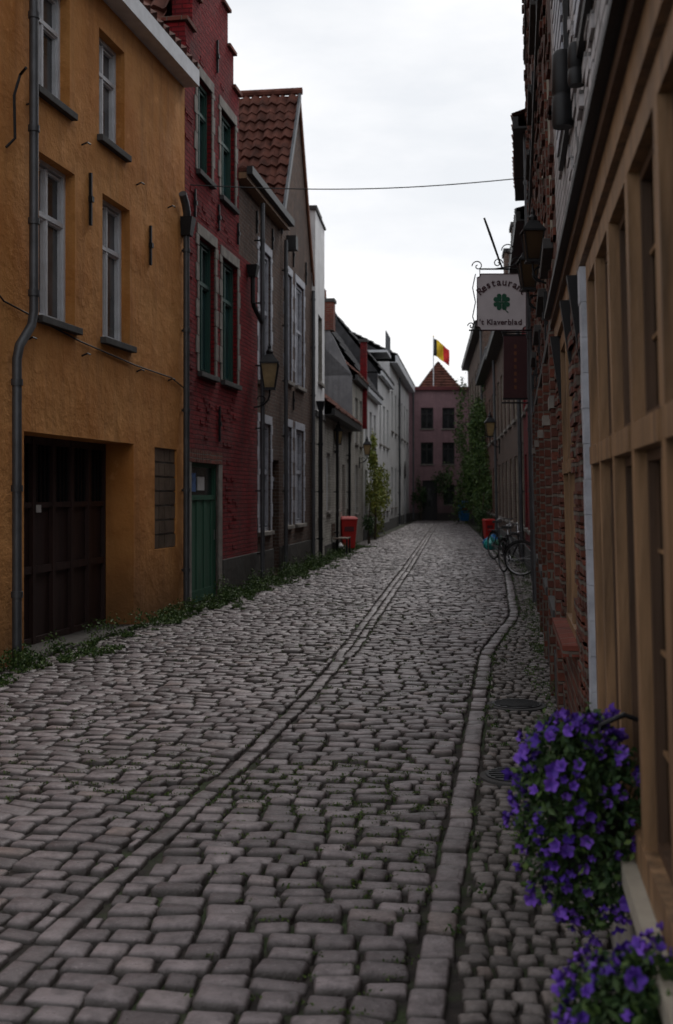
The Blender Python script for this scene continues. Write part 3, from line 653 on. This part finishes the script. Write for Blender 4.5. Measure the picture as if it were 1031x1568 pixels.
for i in range(760):
    Y=random.uniform(9,44); wx=f(LW,Y*K)
    if 14.3<Y<17.2 and random.random()<.5: continue
    big=random.random()**3; hgt=.04+.27*big; rad=.05+.12*big; x=wx+.06+abs(random.gauss(0,.24)); y=Y*K
    if x>wx+.3: hgt*=.35
    if 19<Y<32 and random.random()<.4: hgt*=1.5
    for k in range(int(24+140*big)):
        t=random.random(); rr=rad*(.4+.6*t); a=random.uniform(0,6.28); rq=rr*math.sqrt(random.random()); C.append((x+rq*math.cos(a),y+rq*math.sin(a),.03+hgt*t*(1-.4*(rq/rr))))
leaves('weeds',C,.034,'leaf')
C=[]
for i in range(300):
    Y=random.uniform(3.5,40); wx=f(RW,Y*K); x=wx-.05-abs(random.gauss(0,.07)); big=random.random()**3
    r_=random.random()
    if r_<.35: x=f(RG,Y*K)+.08+random.gauss(0,.03); big*=.15
    elif r_<.6: x=random.uniform(f(RG,Y*K)+.1,wx); big*=.1
    for k in range(int(14+70*big)):
        t=random.random(); a=random.uniform(0,6.28); rq=(.03+.07*big)*math.sqrt(random.random()); C.append((x+rq*math.cos(a),Y*K+rq*math.sin(a),.02+(.02+.14*big)*t))
leaves('weeds',C,.020,'leaf')
C=[]
pts_=np.array(main)[:,:4]; near=pts_[(pts_[:,1]<18)]; nn_=near[near[:,1]<7]
for i in range(4600):
    src=nn_ if i%2 else near
    q=src[random.randrange(len(src))]
    dens=math.sin(q[0]*1.9+1)+math.sin(q[1]*1.3+q[0])
    if q[0]<f(CG,q[1]): dens+=.4
    if dens<random.uniform(-1.,1.5): continue
    ex=q[0]+random.uniform(-1,1)*q[2]; ey=q[1]+random.choice((-1,1))*(q[3]+.012)
    if random.random()<.4: ex=q[0]+random.choice((-1,1))*(q[2]+.006); ey=q[1]+random.uniform(-1,1)*q[3]
    for k in range(14): C.append((ex+random.gauss(0,.02),ey+random.gauss(0,.006),.020+.018*random.random()))
leaves('moss_tufts',C,.014,'moss')
def climber(name,P,n,size,mat):
    e=empty(name,P[0]['c'])
    o0=Vector(P[0]['c']); C=[]
    for q in P:
        c=Vector(q['c'])-o0; r=q['r']
        cl=[(random.gauss(0,.5),random.gauss(0,.5),random.gauss(0,.5)) for _ in range(11)]
        for k in range(int(n*q.get('w',1))):
            g=random.choice(cl); C.append((c.x+r[0]*(g[0]+random.gauss(0,.22)),c.y+r[1]*(g[1]+random.gauss(0,.22)),max(-o0.z+.05,c.z+r[2]*(g[2]+random.gauss(0,.22)))))
    leaves('foliage',C,size,mat,e)
    b=MB(); b.tube([(0,0,-o0.z),(.03,.02,-o0.z+.8),(-.02,.05,0),(.05,0,.8)],[.05,.04,.03,.015],'bark',6); b.build('stem',e)
climber('climbing_vine',[dict(c=(1.35,50*K,2.2),r=(.25,1.2,.9)),dict(c=(1.45,52*K,1.2),r=(.3,1.3,.8)),dict(c=(1.25,49*K,3.0),r=(.2,.8,.5),w=.5),dict(c=(1.75,55*K,1.6),r=(.3,1.3,.8))],1300,.10,'leaf_yellow')
climber('ivy',[dict(c=(6.05,60*K,3.2),r=(.4,2.,1.6)),dict(c=(6.2,64*K,2.4),r=(.45,2.,1.7)),dict(c=(5.85,57*K,1.6),r=(.4,1.6,1.0)),dict(c=(6.5,70*K,4.7),r=(.5,2.5,1.9)),dict(c=(6.8,76*K,2.2),r=(.6,3,1.7)),dict(c=(6.1,62*K,4.8),r=(.35,1.6,1.0),w=.7)],2000,.13,'leaf')
climber('ivy',[dict(c=(5.0,84.6*K,1.6),r=(.35,.25,.8)),dict(c=(6.45,84.5*K,2.2),r=(.6,.2,.9))],900,.13,'leaf_dark')
climber('potted_shrub',[dict(c=(5.35,52*K,.9),r=(.25,.5,.5))],700,.09,'leaf_dark')
climber('potted_shrub',[dict(c=(1.05,46.2*K,.6),r=(.2,.4,.3))],500,.08,'leaf_dark')
def petunia(loc,r,hz,nf,nl):
    e=empty('petunia_basket',loc); C=[]
    blobs=[Vector((random.gauss(0,1),random.gauss(0,1),random.gauss(0,1))).normalized() for _ in range(14)]
    def bulge(v): return .80+.42*max(0,max(v.dot(q) for q in blobs)-.7)/.3
    for k in range(nl):
        v=Vector((random.gauss(0,1),random.gauss(0,1),random.gauss(0,1))).normalized(); v*=(random.random()**.3)*bulge(v); C.append((v.x*r,v.y*r,v.z*hz))
    leaves('leaves',C,.032,'leaf_dark',e); leaves('leaves_light',[tuple(Vector(c)*1.08) for c in C[:len(C)//3]],.026,'leaf',e)
    vs=[];fs=[];rn=[]
    for k in range(nf):
        v=Vector((random.gauss(0,1),random.gauss(0,1),random.gauss(.15,1))).normalized(); bb=bulge(v); c=Vector((v.x*r,v.y*r,v.z*hz))*random.uniform(.90,1.12)*bb
        d=(v+Vector((random.gauss(0,.45),random.gauss(0,.45),random.gauss(0,.45)))).normalized(); a=d.orthogonal().normalized(); b_=d.cross(a); R=random.uniform(.011,.022); i=len(vs); rr=random.random()
        vs.append(tuple(c-d*.012)); n=20
        for ring,(s,off) in enumerate(((.45,.0),(1.,.006))):
            for t in range(n):
                an=2*math.pi*t/n; w=R*s*(1+(.16*math.cos(5*an) if ring else 0)); vs.append(tuple(c+a*w*math.cos(an)+b_*w*math.sin(an)+d*(off+(.005*math.sin(5*an+k)+.003*math.sin(11*an) if ring else 0))))
        for t in range(n): fs.append((i,i+1+t,i+1+(t+1)%n)); fs.append((i+1+t,i+1+n+t,i+1+n+(t+1)%n,i+1+(t+1)%n))
        rn+=[0.]+[rr*.6]*n+[rr]*n
    me=bpy.data.meshes.new('flowers'); me.from_pydata(vs,[],fs); me.materials.append(M['petal']); a=me.attributes.new('rnd','FLOAT','POINT'); a.data.foreach_set('value',rn)
    me.polygons.foreach_set('use_smooth',[True]*len(fs)); o=bpy.data.objects.new('flowers',me); COL.objects.link(o); o.parent=e
    b=MB(); b.lathe((0,0,-.02),[(r*.35,-hz*.6),(r*.6,-.02),(r*.65,0.0)],'dark_paint',16)
    b.tube([(0,0,0),(.05,0,hz*.8),(.12,0,hz*.9),(.16,0,hz*.85)],.008,'iron',6); b.build('basket',e,smooth=True)
petunia((.72,4.15*K,.735),.172,.30,290,3800)
petunia((.72,3.12*K,.47),.19,.18,230,3000)
# ================= objects
def lantern(name,loc,dirx,s=1.,arm=.35,gm='lamp_glass'):
    e=empty(name,loc); b=MB(); w=.15*s;w2=.09*s;H=.42*s
    def sq(q,z): return [(-q,-q,z),(q,-q,z),(q,q,z),(-q,q,z)]
    b.hexa(sq(w2*.93,0.01),sq(w*.93,H),gm)
    for sx,sy in((-1,-1),(1,-1),(1,1),(-1,1)): b.tube([(sx*w2,sy*w2,0),(sx*w,sy*w,H)],.012*s,'iron',5)
    b.hexa(sq(w2*1.2,-.03*s),sq(w2*1.2,0.0),'iron'); b.hexa(sq(w*1.12,H),sq(w*1.12,H+.025*s),'iron'); b.hexa(sq(w*1.1,H+.025*s),sq(w*.4,H+.17*s),'iron')
    b.lathe((0,0,H+.17*s),[(w*.4,0),(w*.45,.05*s),(.03*s,.1*s),(.035*s,.13*s),(.005,.2*s)],'iron',10)
    b.build('lantern',e); b=MB()
    pts=[(0,0,-.03*s),(0,0,-.12*s)]+[(dirx*arm*(1-math.cos(t))/1.0,0,-.12*s-.22*s*math.sin(t)) for t in(.4,.8,1.2,1.57)]+[(dirx*(arm+.02),0,-.36*s)]
    b.tube(pts,.016*s,'iron',8); b.tube([(dirx*arm,0,-.55*s),(dirx*arm,0,-.1*s)],.02*s,'iron',8)
    b.tube([(dirx*(arm*.5+.07*math.cos(t)),0,-.2*s+.06*math.sin(t)) for t in[i*.5 for i in range(11)]],.009,'iron',6); b.build('bracket',e,smooth=True); return e
lantern('wall_lantern',(-1.17,24.9*K,3.50),-1,1.0,.3)
lantern('wall_lantern',(.05,38.6*K,3.0),-1,.8,.2)
lantern('wall_lantern',(1.02,47.5*K,2.95),-1,.8,.25)
lantern('wall_lantern',(4.80,44.5*K,3.45),1,1.,.3)
lantern('wall_lantern',(1.60,11.6*K,3.55),1,.55,.14,'glass_tan')
lantern('wall_lantern',(1.78,13.2*K,3.55),1,.6,.15,'glass_tan')
def spot(loc,r,l):
    e=empty('wall_floodlight',loc); b=MB(); b.lathe((0,0,0),[(r*.9,0),(r,.02),(r,l*.4),(r*.93,l*.42),(r*.93,l*.46),(r,l*.48),(r,l),(r*.8,l+.02)],'iron',20)
    b.box(0,.16,-.02,.02,l*.42,l*.5,'iron'); b.box(.12,.16,-.05,.05,l*.3,l*.6,'iron'); b.build('body',e,smooth=True)
spot((1.05,6.6*K,3.35),.05,.33); spot((.97,5.75*K,3.3),.035,.15)
# sign
e=empty('restaurant_sign',(2.29,20*K-.2,4.31)); b=MB(); w,hh=.34,.39
def arc(cx,cz,r,a0,a1,n): return [(cx+r*math.cos(a0+(a1-a0)*i/n),cz+r*math.sin(a0+(a1-a0)*i/n)) for i in range(n+1)]
out=[(-w,-hh+.05)]+arc(-w,-hh,.05,math.pi/2,0,5)+arc(w,-hh,.05,math.pi,math.pi/2,5)+arc(w,hh,.05,-math.pi/2,-math.pi,5)+arc(-w,hh,.05,0,-math.pi/2,5)
b.poly([(x,-.02,z) for x,z in out],'sign_white'); b.poly([(x,.02,z) for x,z in reversed(out)],'sign_white')
for (xa,za),(xb,zb) in zip(out,out[1:]+out[:1]): b.poly([(xa,-.02,za),(xb,-.02,zb),(xb,.02,zb),(xa,.02,za)],'dark_paint'); b.tube([(xa,-.022,za),(xb,-.022,zb)],.006,'letter',5)
b.build('board',e); b=MB()
for k in range(4):
    an=math.pi/4+k*math.pi/2; ca,sa=math.cos(an),math.sin(an); pts=[]
    for i in range(28):
        t=2*math.pi*i/28; hx=16*math.sin(t)**3/16; hz=(13*math.cos(t)-5*math.cos(2*t)-2*math.cos(3*t)-math.cos(4*t))/16
        x=hx*.066; z=(hz+1.02)*.066; pts.append((x*sa+z*ca,-.0245-.0002*k,-x*ca+z*sa+.0))
    b.poly(pts,'clover_green')
b.tube([(0,-.025,.0),(.03,-.025,-.09),(.09,-.025,-.15)],.007,'clover_green',5); b.build('clover',e)
def letters(txt,place,size):
    for ch,(x,z,r) in zip(txt,place):
        c=bpy.data.curves.new('letter','FONT'); c.body=ch; c.size=size; c.align_x='CENTER'; c.extrude=.002; c.offset=.0025; c.materials.append(M['letter'])
        o=bpy.data.objects.new('letter',c); COL.objects.link(o); o.parent=e; o.location=(x,-.026,z); o.rotation_euler=(math.pi/2,-r,0)
t='Restaurant'; pl=[]
for i in range(10): a=math.radians(60-120*i/9); pl.append((-.31*math.sin(a),-.005+.235*math.cos(a),a*.7))
letters(t,pl,.14)
t="'t Klaverblad"; X=[-.30,-.265,-.22,-.175,-.135,-.09,-.04,.01,.055,.11,.15,.195,.255]
letters(t,[(x,-.315,0) for x in X],.105)
b=MB()
b.tube([(-.45,0,-hh+.0),(.42,0,-hh+.0)],.012,'iron',6); b.tube([(-.3,0,hh+.07),(.42,0,hh+.07)],.012,'iron',6); b.tube([(-w+.04,0,hh+.07),(-w+.04,0,hh-.03)],.006,'iron',5); b.tube([(w-.04,0,hh+.07),(w-.04,0,hh-.03)],.006,'iron',5)
b.tube([(-w,0,-hh),(-.40,0,-.2),(-.36,0,0),(-.40,0,.2),(-.36,0,hh)],.008,'iron',6)
def spiral(cx,cz,r,s=1,turn=1.4): b.tube([(cx+s*r*(1-i/22)*math.cos(i*turn*.29),0,cz+r*(1-i/22)*math.sin(i*turn*.29)) for i in range(20)],.008,'iron',6)
spiral(-.33,.50,.08,-1); spiral(-.05,.54,.07); spiral(.2,.55,.08); spiral(-.42,-.33,.05,-1); spiral(.1,.72,.10,-1)
b.tube([(-.24,0,1.17),(-.16,0,.95),(-.02,0,.55),(.02,0,hh+.07)],[.014,.018,.014,.01],'iron',6); b.tube([(.42,0,.75),(.15,0,.5),(-.1,0,hh+.07)],.01,'iron',6)
b.build('wrought_iron_bracket',e,smooth=True)
e=empty('hanging_banner_sign',(2.89,23*K,3.7)); b=MB(); b.box(-.19,.19,-.015,.015,-.50,.50,'maroon'); b.box(-.2,.2,-.02,.02,.5,.53,'iron'); b.box(-.2,.2,-.02,.02,-.53,-.5,'iron')
b.tube([(-.22,0,.56),(.34,0,.56)],.014,'iron',6); b.tube([(-.22,0,-.58),(.34,0,-.58)],.014,'iron',6)
for i in range(7): b.box(-.02,.02,-.019,-.0155,-.36+i*.11,-.30+i*.11,'rust')
b.build('banner',e)
b=MB(); b.tube([(-2.05+5.1*t,19.9*K+.8*t,5.97+.35*t-.12*math.sin(math.pi*t)*1.0) for t in[i/20 for i in range(21)]],.008,'iron',5); b.build('overhead_cable')
def bicycle(loc,rz,steer,col='iron'):
    e=empty('bicycle',loc,rz)
    R=.335
    def wheel(b,c,ang):
        ca,sa=math.cos(ang),math.sin(ang); P=lambda r,t:(c[0]+r*math.cos(t)*ca,c[1]+r*math.cos(t)*sa,c[2]+r*math.sin(t))
        b.tube([P(R-.015,2*math.pi*i/36) for i in range(36)],.018,'rubber',8,True); b.tube([P(R-.035,2*math.pi*i/36) for i in range(36)],.010,'chrome',6,True)
        for i in range(18): b.tube([P(.02,2*math.pi*i/18+.2),P(R-.035,2*math.pi*i/18)],.002,'chrome',4)
        b.tube([(c[0]+sa*.05,c[1]-ca*.05,c[2]),(c[0]-sa*.05,c[1]+ca*.05,c[2])],.02,'chrome',8)
        b.tube([P(R+.02,t) for t in[.3+i*.16 for i in range(17)]],.014,'iron',5)
    b=MB(); F=(.55,0,R+.02); B_=(-.52,0,R+.02); wheel(b,F,steer); wheel(b,B_,0); b.build('wheels',e,smooth=True)
    b=MB(); bb=(-.08,0,.3); st=(-.24,0,.78); hd=(.36,0,.86); hl=(.40,0,.66)
    for p,q in((bb,st),(bb,hl),(st,hd),(B_,st),(B_,bb)): b.tube([p,q],.016,col,8)
    b.tube([hd,hl,(.45,0,.5),F],.015,col,8); b.tube([hd,(.33,0,1.02)],.013,'chrome',8)
    hb=[(.18,-.27,1.0),(.28,-.22,1.04),(.34,0,1.02),(.28,.22,1.04),(.18,.27,1.0)]; ca,sa=math.cos(steer),math.sin(steer)
    b.tube([(.34+(x-.34)*ca-y_*sa,(x-.34)*sa+y_*ca,z) for x,y_,z in hb],.012,'chrome',8)
    b.tube([st,(-.28,0,.92)],.013,'chrome',8); b.hexa([(-.42,-.09,.91),(-.10,-.025,.93),(-.10,.025,.93),(-.42,.09,.91)],[(-.42,-.08,.97),(-.12,-.02,.96),(-.12,.02,.96),(-.42,.08,.97)],'rubber')
    b.tube([(bb[0]+.09*math.cos(t),-.03,bb[2]+.09*math.sin(t)) for t in[i*.5 for i in range(13)]],.008,'chrome',5,True); b.tube([(-.08,.05,.3),(.06,.07,.2)],.01,'chrome',5); b.tube([(-.08,-.05,.3),(-.22,-.07,.4)],.01,'chrome',5)
    b.box(.01,.11,.06,.15,.19,.21,'rubber'); b.box(-.27,-.17,-.15,-.06,.39,.41,'rubber')
    b.box(-.75,-.35,-.06,.06,.72,.735,'iron'); b.tube([(-.7,.06,.72),B_],.007,'iron',5); b.tube([(-.7,-.06,.72),B_],.007,'iron',5); b.lathe((.43,0,.82),[(.01,0),(.04,.02),(.04,.05),(.01,.07)],'chrome',8)
    b.build('frame',e,smooth=True)
bicycle((3.50,22.7,.03),math.radians(-80),math.radians(58)); bicycle((4.0,27.3,.03),math.radians(-72),math.radians(25),'zinc')
def bin_(loc,m,name,s=1):
    e=empty(name,loc,.15); b=MB()
    b.hexa([(-.19,-.2,.08),(.19,-.2,.08),(.19,.2,.08),(-.19,.2,.08)],[(-.25,-.28,.95),(.25,-.28,.95),(.25,.28,.95),(-.25,.28,.95)],m)
    b.box(-.27,.27,-.3,.3,.95,.985,m); b.hexa([(-.27,-.31,.985),(.27,-.31,.985),(.27,.3,.985),(-.27,.3,.985)],[(-.22,-.24,1.05),(.22,-.24,1.05),(.24,.28,1.06),(-.24,.28,1.06)],m)
    b.tube([(-.2,.33,1.0),(.2,.33,1.0)],.018,m,8)
    for x in(-.22,.22): b.tube([(x-.02,.2,.1),(x+.02,.2,.1)],.1,'rubber',16)
    b.box(-.15,.15,-.262,-.24,.6,.8,'dark_red'); b.build('body',e,bevel=.015); e.scale=(s,s,s)
bin_((.33,40.9*K,.02),'red_plastic','wheelie_bin',.92)
bin_((5.35,50*K,.02),'red_plastic','wheelie_bin',.7)
bin_((7.25,81*K,.02),'blue_plastic','wheelie_bin',1.15)
def bag(loc,m,s):
    bm=bmesh.new(); bmesh.ops.create_icosphere(bm,subdivisions=4,radius=1)
    ph=random.random()*9
    for v in bm.verts:
        c=v.co; n=1+.12*math.sin(5*c.x+ph)+.08*math.sin(9*c.y+4*c.z+ph)+.05*math.sin(17*c.x*c.z+ph); k=max(0,c.z-.5)
        v.co=Vector((c.x*n*(1-k*1.3),c.y*n*(1-k*1.3),c.z*.8*n+k*.5))*s
        v.co.z=max(v.co.z,-.6*s)
    me=bpy.data.meshes.new('rubbish_bag'); bm.to_mesh(me); bm.free(); me.polygons.foreach_set('use_smooth',[True]*len(me.polygons)); me.materials.append(M[m])
    o=bpy.data.objects.new('rubbish_bag',me); COL.objects.link(o); o.location=(loc[0],loc[1],.6*s+.02)
bag((4.50,41.4*K),'teal_plastic',.24); bag((4.66,42.4*K),'blue_plastic',.28); bag((4.78,41.2*K),'clover_green',.24)
bag((.10,39.7*K),'white_plastic',.16)
e=empty('wooden_bench',(-.08,38.3*K,.02),math.atan2(1,.11)); b=MB()
for i in range(4): b.box(-.45,.45,-.42+i*.1,-.34+i*.1,.42,.45,'oak_dark')
for i in range(3): b.box(-.45,.45,.0,.03,.5+i*.12,.59+i*.12,'oak_dark')
for x in(-.4,.4): b.box(x-.025,x+.025,-.42,-.38,0,.42,'iron'); b.box(x-.025,x+.025,0.0,.03,0,.86,'iron')
b.build('slats',e)
# ================= light
sd=bpy.data.lights.new('sun','SUN'); sd.energy=1.3; sd.angle=math.radians(14); sd.color=(1,.965,.92); so=bpy.data.objects.new('sun',sd); COL.objects.link(so)
el=math.radians(50); az=math.radians(20)
dv=Vector((math.sin(az)*math.cos(el),math.cos(az)*math.cos(el),math.sin(el))); so.rotation_euler=dv.to_track_quat('Z','Y').to_euler(); so.location=(10,10,40)
w=bpy.data.worlds.new('World'); S.world=w; w.use_nodes=True; nt=w.node_tree; nt.nodes.clear()
o=nt.nodes.new('ShaderNodeOutputWorld'); bg=nt.nodes.new('ShaderNodeBackground'); nt.links.new(bg.outputs[0],o.inputs[0]); bg.inputs[1].default_value=.11
sk=nt.nodes.new('ShaderNodeTexSky'); sk.sky_type='NISHITA'; sk.sun_disc=False; sk.sun_elevation=el; sk.sun_rotation=az
tc=nt.nodes.new('ShaderNodeTexCoord').outputs['Generated']
n1=noise(nt,tc,3.0,7,.55,(1,1,3.0)); cl=mix(nt,ramp(nt,n1,.34,.58),(8.1,8.3,8.6),(9.9,9.85,9.9))
nt.links.new(mix(nt,.94,sk.outputs[0],cl),bg.inputs[0])
# ================= camera
cd=bpy.data.cameras.new('camera'); cam=bpy.data.objects.new('camera',cd); COL.objects.link(cam); S.camera=cam
cam.location=(0,0,1.65); cam.rotation_euler=(math.radians(90),0,0); cd.sensor_fit='VERTICAL'; cd.sensor_height=36; cd.sensor_width=24; cd.lens=40
cd.shift_y=-28/1568; cd.clip_end=1000; cd.clip_start=.05
cd.dof.use_dof=True; cd.dof.focus_distance=8; cd.dof.aperture_fstop=3.2
S.view_settings.view_transform='Standard'; S.view_settings.look='None'; S.view_settings.exposure=0
